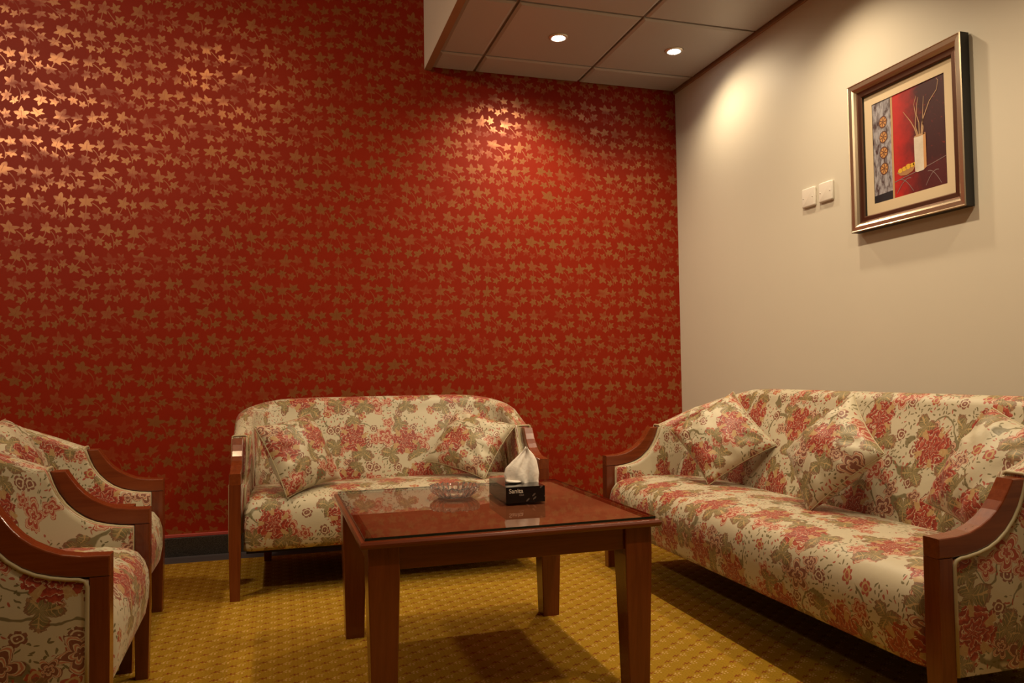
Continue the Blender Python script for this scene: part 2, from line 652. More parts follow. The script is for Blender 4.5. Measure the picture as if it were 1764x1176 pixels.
# ------------------------------------------------------------------ the room
XL, YF = -5.2, -6.2
st = lambda o: tag(o, kind='structure')
st(box('floor', XL, 0.0, YF, -0.17, -0.10, 0.0, CARPET))
st(box('trim_1', XL, 0.0, -0.175, 0.0, -0.10, -0.002, STONE_STRIP))
st(box('wall_back', XL, 0.0, 0.0, 0.12, -0.1, HU + 0.1, WALLPAPER))
st(box('wall_right', 0.0, 0.12, YF, 0.12, -0.1, HU + 0.1, CREAM))
st(box('wall_left', XL - 0.12, XL, YF, 0.12, -0.1, HU + 0.1, CREAM))
st(box('wall_front', XL, 0.0, YF - 0.12, YF, -0.1, HU + 0.1, CREAM))
bb = st(box('baseboard_back', XL, -0.0, -0.022, 0.0, -0.002, 0.086, GRANITE, bev=0.002))
box('top_bead', XL, -0.0, -0.016, 0.0, 0.086, 0.100, PINK, bb, bev=0.002)
st(box('baseboard_right', -0.020, 0.0, YF, -0.18, 0.0, 0.086, GRANITE, bev=0.002))

st(box('ceiling', XL, SOF, YF, 0.0, HU, HU + 0.1, UPPER))
cl = st(box('ceiling', SOF + 0.02, 0.0, YF, 0.0, HC + 0.016, HC + 0.06, TILE_BACK))
st(box('wall_soffit', SOF, SOF + 0.02, YF, 0.0, HC - 0.008, HU, SOFFIT))
# bronze edge profile of the lowered ceiling
t2 = st(box('trim_2', SOF + 0.0005, SOF + 0.036, YF, 0.0, HC - 0.010, HC + 0.016, TRIM_BRONZE))
st(box('trim_3', -0.012, 0.0, YF, 0.0, HC - 0.010, HC + 0.016, TRIM_BRONZE))


def tile_me(x0, x1, y0, y1):
    g = 0.007
    x0, x1, y0, y1 = x0 + g, x1 - g, y0 + g, y1 - g
    b = 0.013
    V = [(x0, y0, HC + 0.014), (x1, y0, HC + 0.014), (x1, y1, HC + 0.014), (x0, y1, HC + 0.014),
         (x0, y0, HC + 0.006), (x1, y0, HC + 0.006), (x1, y1, HC + 0.006), (x0, y1, HC + 0.006),
         (x0 + b, y0 + b, HC), (x1 - b, y0 + b, HC), (x1 - b, y1 - b, HC), (x0 + b, y1 - b, HC)]
    Fc = [(0, 1, 2, 3), (11, 10, 9, 8)]
    for a in (0, 4):
        for i in range(4):
            Fc.append((a + i, a + 4 + i, a + 4 + (i + 1) % 4, a + (i + 1) % 4))
    return fix_normals(mesh_from('ceiling_tile', V, Fc))


xs = [SOF + 0.036, -1.2085, -0.6085, -0.012]
ys = [0.0, -0.2247] + [-0.2247 - 0.6 * k for k in range(1, 9)]
for i in range(3):
    for j in range(len(ys) - 1):
        link_obj('ceiling_tile', tile_me(xs[i], xs[i + 1], ys[j + 1], ys[j]), TILE, cl)


# ------------------------------------------------------------------ sofas and armchairs
# local frame: front plane y=0, rear y=D, seat faces -y, x across
D = 0.70
UP = [(0.0, 0.476), (0.055, 0.478), (0.090, 0.484), (0.118, 0.495), (0.145, 0.510), (0.165, 0.526), (0.182, 0.545), (0.198, 0.568), (0.213, 0.592)]
LO = [(0.250, 0.592), (0.240, 0.562), (0.228, 0.535), (0.210, 0.507), (0.188, 0.483), (0.163, 0.464), (0.138, 0.451), (0.108, 0.442), (0.076, 0.436), (0.039, 0.433)]
PW = 0.043      # post width
PD = 0.039      # post depth


def interp(x, pts):
    return float(np.interp(x, [p[0] for p in pts], [p[1] for p in pts]))


def arm_me(x0, x1):
    poly = UP + LO + [(0.0, 0.433)]
    bm = bmesh.new()
    a = [bm.verts.new((x0, y, z)) for y, z in poly]
    b = [bm.verts.new((x1, y, z)) for y, z in poly]
    n = len(poly)
    fa = bm.faces.new(a)
    fb = bm.faces.new(b[::-1])
    for i in range(n):
        bm.faces.new((a[i], b[i], b[(i + 1) % n], a[(i + 1) % n]))
    bmesh.ops.recalc_face_normals(bm, faces=bm.faces)
    ed = list(fa.edges) + list(fb.edges)
    bmesh.ops.bevel(bm, geom=ed, offset=0.0035, segments=2, affect='EDGES', profile=0.5)
    me = bpy.data.meshes.new('armrest')
    bm.to_mesh(me)
    bm.free()
    return me


LOI = sorted(LO)


def top_h(y):
    """height of the upholstered side at depth y (under the wooden arm, then rising behind it)"""
    if y <= 0.250:
        return interp(y, LOI) - 0.002
    return interp(y, [(0.250, 0.600), (0.30, 0.618), (0.38, 0.648), (0.46, 0.676), (0.56, 0.702), (0.70, 0.73)])


def rounded_path(w_, y_front, y_back, R, nst):
    """left wing front -> left corner -> back -> right corner -> right wing front"""
    nw, nc, nb = nst
    P = []
    for k in range(nw):
        P.append((-w_, y_front[k] if isinstance(y_front, list) else 0))
    yc = y_back - R
    for k in range(nc + 1):
        a = PI - (PI / 2) * k / nc
        P.append((-w_ + R + R * math.cos(a), yc + R * math.sin(a)))
    for k in range(1, nb):
        P.append((-w_ + R + (2 * w_ - 2 * R) * k / nb, y_back))
    L = [(-x, y) for x, y in P[:nw + nc + 1]][::-1]
    return P + L


def sofa_shell(L, top):
    w = L / 2
    wo = w - 0.001
    NC, NB = 10, max(6, int(L / 0.06))
    RO, RI = 0.20, 0.13
    ywo = [0.040, 0.05, 0.06, 0.075, 0.09, 0.105, 0.12, 0.135, 0.15, 0.165, 0.18, 0.195, 0.207, 0.218, 0.228, 0.236, 0.243, 0.249,
           0.256, 0.268, 0.285, 0.31, 0.34, 0.38, 0.42, 0.46]
    NW = len(ywo)
    yo = [y for y in ywo]
    outer_xy = rounded_path(wo, yo, D, RO, (NW, NC, NB))
    n = len(outer_xy)

    def yb(z):
        return 0.462 + max(0.0, min(1.2, (z - 0.36) / 0.34)) * 0.125

    def inner_path(z):
        f = yb(z)
        wi = w - 0.078
        lim = f - RI
        # squeeze the wing stations so the last ones stay in front of the inner corner
        yi = []
        for y in ywo:
            yi.append(y if y < 0.256 else 0.256 + (y - 0.256) / (0.47 - 0.256) * (lim - 0.256))
        P = rounded_path(wi, yi, f, RI, (NW, NC, NB))
        # wings are a little thinner at the front
        Q = []
        for (x, y) in P:
            fr = max(0.0, 1 - y / 0.34)
            Q.append((x + math.copysign(0.014 * fr, x) if abs(x) > wi - 0.02 else x, y))
        return Q
    NZI, NT, NZO = 12, 9, 10
    # heights by station
    H, roll = [], []
    for i, (x, y) in enumerate(outer_xy):
        if i < NW or i >= n - NW:
            h = top_h(y)
            r = 0.004 if y <= 0.250 else 0.004 + min(1, (y - 0.25) / 0.05) * 0.026
        else:
            k = min(i - NW, n - NW - 1 - i)
            t = min(1.0, k / (NC + 3.0))
            t = math.sin(t * PI / 2)
            h = top_h(0.48) + (top - top_h(0.48)) * t
            r = 0.030 + 0.016 * t
        H.append(h)
        roll.append(r)
    cols = []
    for i in range(n):
        col = []
        h, r = H[i], roll[i]
        zt = h - r
        mid = 1.0 if NW <= i < n - NW else 0.35
        for j in range(NZI + 1):
            z = 0.27 + (zt - 0.27) * j / NZI
            ix, iy = inner_path(z)[i]
            # padding bulge towards the sitter
            bl = 0.016 * math.sin(PI * min(1, max(0, (z - 0.30) / max(0.05, zt - 0.30)))) * mid
            ox, oy = outer_xy[i]
            d = Vector((ix - ox, iy - oy)).normalized()
            if NW + NC <= i < n - NW - NC:
                d = Vector((0, -1))
            col.append((ix + d.x * bl, iy + d.y * bl, z))
        a = col[-1]
        ox, oy = outer_xy[i]
        b = (ox, oy, zt)
        for j in range(1, NT):
            t = PI * j / NT
            f = (1 - math.cos(t)) / 2
            col.append((a[0] + (b[0] - a[0]) * f, a[1] + (b[1] - a[1]) * f, zt + r * math.sin(t)))
        for j in range(NZO + 1):
            z = zt + (0.178 - zt) * j / NZO
            bl = 0.007 * math.sin(PI * j / NZO)
            nx, ny = (math.copysign(1, ox), 0) if (i < NW or i >= n - NW) else (0, 1)
            if NW <= i < n - NW and abs(ox) > w - RO:
                v = Vector((abs(ox) - (wo - RO), oy - (D - RO))).normalized()
                nx, ny = math.copysign(v.x, ox), v.y
            fz = min(1, max(0, (oy - 0.05) / 0.12))
            col.append((ox + nx * bl * fz, oy + ny * bl * fz, z))
        cols.append(col)
    m = len(cols[0])
    V, U, Fc = [], [], []
    su = 0.0
    for i, col in enumerate(cols):
        if i:
            su += (Vector(outer_xy[i]) - Vector(outer_xy[i - 1])).length
        sv = 0.0
        for j, pnt in enumerate(col):
            if j:
                sv += (Vector(pnt) - Vector(col[j - 1])).length
            V.append(pnt)
            # anchor the print on height, inside and outside, so it stays upright and unsheared
            zt_ = col[NZI][2]
            if j <= NZI:
                vv = pnt[2]
            elif j < NZI + NT:
                vv = zt_ + (1.56 - 2 * zt_) * (j - NZI) / NT
            else:
                vv = 1.56 - pnt[2]
            U.append((su, vv))
    for i in range(len(cols) - 1):
        for j in range(m - 1):
            Fc.append((i * m + j, i * m + j + 1, (i + 1) * m + j + 1, (i + 1) * m + j))
    # close the front of both wings
    Fc.append(tuple(range(m)))
    Fc.append(tuple((len(cols) - 1) * m + j for j in range(m))[::-1])
    me = fix_normals(mesh_from('backrest', V, Fc, U, smooth=True))
    return me


def seat_me(L):
    w = L / 2 - 0.052
    prof = [(0.62, 0.176), (0.30, 0.174), (0.030, 0.176), (0.012, 0.182), (0.003, 0.200), (-0.004, 0.24), (-0.006, 0.28),
            (-0.003, 0.315), (0.006, 0.342), (0.024, 0.362), (0.052, 0.375), (0.10, 0.382), (0.18, 0.386), (0.28, 0.384),
            (0.38, 0.376), (0.47, 0.365), (0.54, 0.355), (0.62, 0.345)]
    n = len(prof)
    R = 0.045
    xs_, sc = [], []
    for k in range(7):
        a = (PI / 2) * k / 6
        xs_.append(-w + R * (1 - math.cos(a)) if False else -w + R * (1 - math.sin(PI / 2 - a)))
        sc.append(math.sin(a))
    NX = max(8, int(L / 0.08))
    for k in range(1, NX):
        xs_.append(-w + R + (2 * w - 2 * R) * k / NX)
        sc.append(1.0)
    for k in range(7):
        a = (PI / 2) * (6 - k) / 6
        xs_.append(w - R * (1 - math.sin(PI / 2 - a)))
        sc.append(math.sin(a))
    V, U, Fc = [], [], []
    for i, (x, s) in enumerate(zip(xs_, sc)):
        sv = 0.0
        for j, (y, z) in enumerate(prof):
            d = (1 - s) * 0.030
            yy = y + (d if y < 0.1 else 0)
            cx = 1 - (2 * i / (len(xs_) - 1) - 1) ** 2
            zz = z - (d if z > 0.30 else 0) + (0.006 * cx if z > 0.35 else 0)
            if j:
                sv += math.hypot(prof[j][0] - prof[j - 1][0], prof[j][1] - prof[j - 1][1])
            V.append((x, yy, zz))
            U.append((x + 3.3, sv * 1.0))
    for i in range(len(xs_) - 1):
        for j in range(n):
            Fc.append((i * n + j, i * n + (j + 1) % n, (i + 1) * n + (j + 1) % n, (i + 1) * n + j))
    Fc.append(tuple(range(n))[::-1])
    Fc.append(tuple((len(xs_) - 1) * n + j for j in range(n)))
    return fix_normals(mesh_from('seat', V, Fc, U, smooth=True))


def make_sofa(name, L, loc, rz, label, cat, top=0.735, group=None, name_back='backrest'):
    root = empty(name, loc, rz)
    tag(root, label, cat, group)
    w = L / 2
    back = link_obj('backrest', sofa_shell(L, top), FABRIC, root)
    link_obj('seat', seat_me(L), FABRIC, root)
    box('seat_base', -(w - 0.06), w - 0.06, 0.06, D - 0.03, 0.162, 0.20, DUST, root)
    for s in (-1, 1):
        x0, x1 = sorted((s * w, s * (w - PW)))
        link_obj('armrest', arm_me(x0, x1), WOOD_Y, root)
        tx0, tx1 = sorted((s * (w - 0.003), s * (w - 0.039)))
        link_obj('front_leg', taper_leg_me('front_leg', (x0, x1, 0.0, PD), (tx0, tx1, 0.003, 0.037), 0.0, 0.4325, 0.20), WOOD_V, root)
        cx = s * (w - 0.13)
        link_obj('rear_leg', taper_leg_me('rear_leg', (cx - 0.021, cx + 0.021, 0.60, 0.642), (cx - 0.016, cx + 0.016, 0.604, 0.636), 0.0, 0.19, 0.17,
                                          (0, 0.02)), WOOD_V, root)
        # cord piping framing the wooden arm, outside and inside
        for xo in (s * (w + 0.000), s * (w - PW - 0.012)):
            pts = [(xo, PD + 0.003, 0.18), (xo, PD + 0.003, 0.30), (xo, PD + 0.003, 0.415), (xo, PD + 0.008, 0.426), (xo, PD + 0.020, 0.4305)]
            pts += [(xo, y, z - 0.004) for y, z in LOI[1:]]
            pts += [(xo, 0.253, 0.592)]
            link_obj('piping', tube_me('piping', pts, 0.0042), PIPING, back)
        # piping across the top of the wooden arm's end
        pts = [(s * (w + 0.000), 0.252, 0.590), (s * (w + 0.000), 0.254, 0.597), (s * (w - 0.006), 0.254, 0.600), (s * (w - PW - 0.006), 0.254, 0.600),
               (s * (w - PW - 0.012), 0.254, 0.597), (s * (w - PW - 0.012), 0.252, 0.590)]
        link_obj('piping', tube_me('piping', pts, 0.0042), PIPING, back)
    return root


make_sofa('loveseat', 1.273, (-1.7635, -0.890, 0), 0.0,
          'floral two-seat sofa with wooden arms against the red wall', 'sofa', 0.737)
make_sofa('sofa', 1.80, (-0.870, -1.757, 0), -PI / 2,
          'long floral three-seat sofa with wooden arms along the cream wall', 'sofa', 0.757)
make_sofa('armchair', 0.640, (-2.620, -1.207, 0), PI / 2,
          'floral armchair with wooden arms, farther of two, nearest the red wall', 'armchair', 0.735, 'floral armchairs facing the coffee table')
make_sofa('armchair', 0.640, (-2.562, -1.868, 0), PI / 2 + 0.02,
          'floral armchair with wooden arms in the lower left corner, nearer of two', 'armchair', 0.735, 'floral armchairs facing the coffee table')


# ------------------------------------------------------------------ cushions
def cushion_me(s, thick, seed):
    rng = random.Random(seed)
    ph = [rng.uniform(0, 6.28) for _ in range(8)]
    N = 28
    V, U, Fc = [], [], []

    def pt(a, b, side):
        x = s / 2 * a * (1 - 0.085 * (1 - b * b) * abs(a) ** 3)
        y = s / 2 * b * (1 - 0.085 * (1 - a * a) * abs(b) ** 3)
        e = max(0.0, (1 - a * a) * (1 - b * b))
        h = thick / 2 * e ** 0.48
        # gathers radiating from the corners, soft dents
        wr = 0.004 * math.sin(9 * a + ph[0]) * math.sin(5 * b + ph[1]) + 0.003 * math.sin(16 * (a * b) + ph[2])
        edge = (1 - e) * e * 4
        wr += 0.004 * edge * math.sin(14 * math.atan2(b, a) + ph[3])
        h += wr * min(1, e * 3)
        return (x, y, side * h)
    g = [-math.cos(PI * k / N) * 0.5 + (-1 + 2 * k / N) * 0.5 for k in range(N + 1)]
    g[0], g[-1] = -1.0, 1.0
    off = rng.uniform(0, 4)
    for side in (1, -1):
        for i in range(N + 1):
            for j in range(N + 1):
                V.append(pt(g[i], g[j], side))
                U.append((off + g[i] * s / 2 + (0 if side > 0 else 1.0), off * 0.7 + g[j] * s / 2))
    for sd in (0, 1):
        o = sd * (N + 1) ** 2
        for i in range(N):
            for j in range(N):
                f = (o + i * (N + 1) + j, o + (i + 1) * (N + 1) + j, o + (i + 1) * (N + 1) + j + 1, o + i * (N + 1) + j + 1)
                Fc.append(f if sd == 0 else f[::-1])
    me = mesh_from('cushion', V, Fc, U, smooth=True)
    bm = bmesh.new()
    bm.from_mesh(me)
    bmesh.ops.remove_doubles(bm, verts=bm.verts, dist=1e-5)
    bmesh.ops.recalc_face_normals(bm, faces=bm.faces)
    bm.to_mesh(me)
    bm.free()
    return me


def cushion(ctr, n, roll, s, thick, seed, label, group):
    n = Vector(n).normalized()
    x = Vector((0, 0, 1)).cross(n).normalized()
    y = n.cross(x)
    X = x * math.cos(roll) + y * math.sin(roll)
    Y = -x * math.sin(roll) + y * math.cos(roll)
    o = link_obj('cushion', cushion_me(s, thick, seed), FABRIC)
    Mx = Matrix((X, Y, n)).transposed().to_4x4()
    Mx.translation = Vector(ctr)
    o.matrix_world = Mx
    tag(o, label, 'cushion', group)
    # sewn edge
    pts = []
    for k in range(64):
        t = k / 64 * 4
        q = int(t)
        f = -1 + 2 * (t - q)
        a, b = ((f, -1), (1, f), (-f, 1), (-1, -f))[q]
        pts.append((s / 2 * a * (1 - 0.085 * (1 - b * b) * abs(a) ** 3), s / 2 * b * (1 - 0.085 * (1 - a * a) * abs(b) ** 3), 0))
    pts.append(pts[0])
    link_obj('edge_seam', tube_me('edge_seam', pts, 0.0022, 6), PIPING, o)
    return o


GC = 'floral scatter cushions'
cushion((-2.141, -0.743, 0.528), (0.584, -0.668, 0.462), 0.124, 0.31, 0.14, 1, 'floral square cushion at the left end of the two-seat sofa', GC)
cushion((-1.402, -0.613, 0.530), (-0.351, -0.638, 0.685), 1.258, 0.31, 0.14, 2, 'floral cushion tipped on its corner at the right end of the two-seat sofa', GC)
cushion((-0.503, -1.222, 0.568), (-0.562, -0.609, 0.56), 0.647, 0.31, 0.14, 3, 'floral cushion at the far end of the long sofa, beside the corner', GC)
cushion((-0.488, -1.857, 0.566), (-0.849, -0.024, 0.527), 0.867, 0.31, 0.14, 4, 'yellowish floral cushion on its corner in the middle of the long sofa', GC)
cushion((-0.445, -2.425, 0.560), (-0.84, 0.10, 0.50), -0.26, 0.32, 0.14, 5, 'floral cushion behind the near wooden arm of the long sofa', GC)
cushion((-3.015, -1.215, 0.580), (0.86, -0.05, 0.51), 0.0, 0.31, 0.14, 6, 'pale cushion on the far armchair, cut by the left edge', GC)


# ------------------------------------------------------------------ coffee table
TW_, TD_, TZ = 0.785, 0.790, 0.452
tab = empty('coffee_table', (-1.648, -1.745, 0), 0.011)
tag(tab, 'square reddish wooden coffee table with tapered legs in the middle', 'table')
hx, hy = TW_ / 2, TD_ / 2
# top: frame of four mitred bullnose mouldings round a veneer panel
bull = [(0.0, 0.0), (0.008, 0.0), (0.015, 0.002), (0.0185, 0.0075), (0.0185, 0.0125), (0.015, 0.018), (0.008, 0.020), (0.0, 0.020)]
FW = 0.035


def moulding(ax, sgn):
    V, Fc = [], []
    n = len(bull)
    for e in (-1, 1):
        for (o, z) in bull:
            off = -FW + o * 0 if o == 0 else o - 0.0185
            d = (hx if ax == 0 else hy) + (off if o > 0 else -FW)
            l = (hy if ax == 0 else hx) + (off if o > 0 else -FW)
            a, b = sgn * d, e * l
            V.append((a, b, TZ - 0.020 + z) if ax == 0 else (b, a, TZ - 0.020 + z))
    for j in range(n):
        Fc.append((j, (j + 1) % n, n + (j + 1) % n, n + j))
    Fc += [tuple(range(n)), tuple(range(n, 2 * n))]
    return fix_normals(mesh_from('edge_moulding', V, Fc))


for ax in (0, 1):
    for s in (-1, 1):
        link_obj('edge_moulding', moulding(ax, s), WOOD_Y if ax == 0 else WOOD_X, tab)
box('top_panel', -hx + FW, hx - FW, -hy + FW, hy - FW, TZ - 0.018, TZ, VENEER, tab)
LI, LW, LB = 0.020, 0.076, 0.058
for sx in (-1, 1):
    for sy in (-1, 1):
        xa, xb = sorted((sx * (hx - LI), sx * (hx - LI - LW)))
        ya, yb_ = sorted((sy * (hy - LI), sy * (hy - LI - LW)))
        dx = 0.009
        link_obj('leg', taper_leg_me('leg', (xa, xb, ya, yb_), (xa + dx, xb - dx, ya + dx, yb_ - dx), 0.0, TZ - 0.020, 0.36), WOOD_V, tab)
for s in (-1, 1):
    ya, yb_ = sorted((s * (hy - LI - 0.010), s * (hy - LI - 0.032)))
    box('apron', -hx + LI + LW, hx - LI - LW, ya, yb_, 0.375, TZ - 0.020, WOOD_X, tab, bev=0.0015)
    xa, xb = sorted((s * (hx - LI - 0.010), s * (hx - LI - 0.032)))
    box('apron', xa, xb, -hy + LI + LW, hy - LI - LW, 0.375, TZ - 0.020, WOOD_Y, tab, bev=0.0015)

# glass sheet on the table
gi = 0.012
me = box_me('glass_top', -hx + gi, hx - gi, -hy + gi, hy - gi, 0, 0.006, 0.0)
me.materials.append(GLASS_TOP)
me.materials.append(GLASS_EDGE)
me.materials.append(GLASS_UNDER)
for pl in me.polygons:
    pl.material_index = 0 if pl.normal.z > 0.5 else (2 if pl.normal.z < -0.5 else 1)
gt = bpy.data.objects.new('glass_top', me)
COL.objects.link(gt)
gt.location = (-1.648, -1.745, TZ + 0.0008)
gt.rotation_euler = (0, 0, 0.011)
tag(gt, 'clear glass sheet lying on the wooden coffee table', 'glass sheet')
TOPZ = TZ + 0.0068

# ------------------------------------------------------------------ glass ashtray
prof = [(0.044, 0.0), (0.050, 0.001), (0.056, 0.006), (0.066, 0.013), (0.0745, 0.021), (0.0765, 0.030), (0.0745, 0.0345), (0.0705, 0.0350), (0.066, 0.0325),
        (0.061, 0.026), (0.056, 0.016), (0.048, 0.011), (0.030, 0.0095)]


def facet(a, r, z):
    if r < 0.052 or z > 0.036:
        return 1.0
    outer = 1.0 if (r >= 0.066 and z >= 0.012) else 0.5
    return 1.0 + 0.034 * outer * (abs(math.cos(a * 12)) - 0.5) * 2


me = lathe_me('ashtray_bowl', prof, 160, facet, smooth=False)
# scallop the rim up and down
for v in me.vertices:
    if v.co.z > 0.028:
        a = math.atan2(v.co.y, v.co.x)
        v.co.z += 0.0022 * math.cos(a * 20) - (0.006 if abs(math.sin(a * 2)) < 0.10 else 0.0)
ash = link_obj('ashtray', me, GLASS)
ash.location = (-1.693, -1.612, TOPZ + 0.0004)
tag(ash, 'round cut-glass ashtray on the coffee table', 'ashtray')

# ------------------------------------------------------------------ tissue box
BW, BD, BH = 0.120, 0.215, 0.047
tb = empty('tissue_box', (-1.5165, -1.690, TOPZ + 0.0003), -0.03)
tag(tb, 'black tissue box with white lettering and a tissue pulled out', 'tissue box')


def make_carton():
    m, p = mat('black_glossy_carton')
    o = coord('Object')
    x, y, z = split(o)
    # grey printed leaf-like flecks
    pos, colr, dist = voronoi(combine(x + y * 0.8, z + y * 0.3, 0.0), 55.0, 1.0)
    px, py, _ = split(pos)
    a, b, c = split(colr)
    dx, dy = (x + y * 0.8) - px, (z + y * 0.3) - py
    rx, ry = dx * 0.75 + dy * 0.66, dy * 0.75 - dx * 0.66
    el = rx * rx * (1 / 0.0065 ** 2) + ry * ry * (1 / 0.0024 ** 2)
    mk = (el < 1.0) * (a > 0.55) * (x > -0.012)
    col = mixc(mk * 0.8, (0.008, 0.007, 0.007), (0.16, 0.12, 0.10))
    setp(p, Base_Color=col, Roughness=0.12)
    return m


CARTON = make_carton()
# carton with an oval slot in the lid
bm = bmesh.new()
hx2, hy2 = BW / 2, BD / 2
n = 40
low = [bm.verts.new(c) for c in ((-hx2, -hy2, 0), (hx2, -hy2, 0), (hx2, hy2, 0), (-hx2, hy2, 0))]
upp = [bm.verts.new((v.co.x, v.co.y, BH)) for v in low]
bm.faces.new(low[::-1])
for i in range(4):
    bm.faces.new((low[i], low[(i + 1) % 4], upp[(i + 1) % 4], upp[i]))
ring = [bm.verts.new((0.005 + 0.042 * math.cos(2 * PI * k / n), -0.012 + 0.020 * math.sin(2 * PI * k / n), BH)) for k in range(n)]
ring2 = [bm.verts.new((v.co.x, v.co.y, BH - 0.030)) for v in ring]
for k in range(n):
    bm.faces.new((ring[k], ring[(k + 1) % n], ring2[(k + 1) % n], ring2[k]))
bm.faces.new(ring2)
q = n // 4
cor = [upp[2], upp[3], upp[0], upp[1]]       # quadrant corners, counter-clockwise from +x+y
for i in range(4):
    c0 = cor[i]
    for k in range(i * q, (i + 1) * q):
        bm.faces.new((c0, ring[(k + 1) % n], ring[k]))
    bm.faces.new((c0, cor[(i + 1) % 4], ring[((i + 1) * q) % n]))
bmesh.ops.recalc_face_normals(bm, faces=bm.faces)
me = bpy.data.meshes.new('carton')
bm.to_mesh(me)
bm.free()
link_obj('carton', me, CARTON, tb)


def text_part(name, s, size, loc, rot, m, parent, shear=0.0, spacing=1.0):
    cu = bpy.data.curves.new(name, 'FONT')
    cu.body = s
    cu.size = size
    cu.extrude = 0.0002
    cu.shear = shear
    cu.space_character = spacing
    cu.offset = 0.0002
    t = bpy.data.objects.new(name, cu)
    COL.objects.link(t)
    dg = bpy.context.evaluated_depsgraph_get()
    me = bpy.data.meshes.new_from_object(t.evaluated_get(dg))
    bpy.data.objects.remove(t, do_unlink=True)
    o = link_obj(name, me, m, parent)
    o.location = loc
    o.rotation_euler = rot
    return o


INK = plain('white_ink', (0.70, 0.63, 0.54), 0.4)
GREY_INK = plain('grey_ink', (0.20, 0.16, 0.14), 0.4)
text_part('lettering', 'Sanita', 0.0185, (-0.051, -hy2 - 0.0002, 0.0290), (PI / 2, 0, 0), INK, tb)
text_part('lettering', 'Club', 0.0075, (-0.020, -hy2 - 0.0002, 0.0205), (PI / 2, 0, 0), GREY_INK, tb, 0.2)
text_part('lettering', 'Sanita', 0.010, (-hx2 - 0.0002, 0.075, 0.029), (PI / 2, 0, -PI / 2), GREY_INK, tb)


# tissue sheet: a folded fan standing out of the slot
def make_tissue():
    m, p = mat('white_tissue_paper')
    setp(p, Base_Color=(0.86, 0.80, 0.74), Roughness=0.8, **{'Subsurface_Weight': 0.0})
    bump(p, noise(coord('Object'), 60.0, 3.0, 0.6, 0.8), 0.5, 0.004)
    return m


V, Fc = [], []
NU, NV = 22, 24
left = [(0.0, -0.022), (0.12, -0.030), (0.3, -0.034), (0.5, -0.030), (0.7, -0.016), (0.85, -0.003), (1.0, 0.012)]
right = [(0.0, 0.034), (0.12, 0.034), (0.3, 0.036), (0.5, 0.035), (0.7, 0.033), (0.85, 0.028), (1.0, 0.016)]
for layer in range(2):
    for i in range(NV + 1):
        v = i / NV
        xl, xr = interp(v, left), interp(v, right)
        z = -0.006 + 0.112 * v
        for j in range(NU + 1):
            u = j / NU
            x = (xl + (xr - xl) * u) * 1.6
            env = math.sin(PI * u) ** 0.7
            bulge = 0.016 * env * math.sin(PI * min(1, 0.25 + v * 0.8))
            fold = 0.0045 * math.sin(u * 11 + v * 3 + layer) * env + 0.003 * math.sin(u * 23 - v * 6) * env
            y = (-bulge + fold) if layer == 0 else (bulge * 0.8 + fold)
            zz = z - 0.012 * (1 - env) * v + (0.004 * math.sin(u * 9) * v)
            V.append((x, y - 0.015 + 0.02 * v, zz))
    o_ = layer * (NU + 1) * (NV + 1)
    for i in range(NV):
        for j in range(NU):
            a = o_ + i * (NU + 1) + j
            Fc.append((a, a + 1, a + NU + 2, a + NU + 1))
# small lip folded over the front left of the slot
o_ = len(V)
for i in range(7):
    for j in range(7):
        u, v = i / 6, j / 6
        V.append((-0.052 + 0.050 * u, -0.010 - 0.030 * v * (0.35 + 0.65 * math.sin(PI * min(1.0, u * 0.8 + 0.1))), 0.0015 + 0.010 * math.sin(PI * v * 0.9) * (1 - 0.5 * u)))
for i in range(6):
    for j in range(6):
        a = o_ + i * 7 + j
        Fc.append((a, a + 7, a + 8, a + 1))
me = mesh_from('tissue', V, Fc, smooth=True)
ti = link_obj('tissue', me, make_tissue(), tb)
ti.location = (0.012, -0.008, BH)
sm = ti.modifiers.new('thickness', 'SOLIDIFY')
sm.thickness = 0.0006

# ------------------------------------------------------------------ framed picture on the cream wall
FY0, FY1, FZ0, FZ1 = -1.459, -1.9956, 1.3726, 1.957
pic = empty('framed_picture', (0, (FY0 + FY1) / 2, (FZ0 + FZ1) / 2))
pic.rotation_euler = (0, 0, 0)
tag(pic, 'framed still-life picture in a bronze and dark brown frame on the cream wall', 'picture')
FWD, FHT = abs(FY1 - FY0), FZ1 - FZ0
FRAME_METAL = make_brushed('champagne_frame_metal', (0.62, 0.50, 0.36), 0.30)
FRAME_BROWN = make_brushed('brown_frame_inner', (0.17, 0.085, 0.055), 0.38)
FRAME_BLACK = plain('black_frame_side', (0.008, 0.007, 0.006), 0.5)
# local picture axes: a = along -y (to the right in the photo), b = up, c = out of the wall (-x)


def P3(a, b, c):
    return (-c, -a, b)


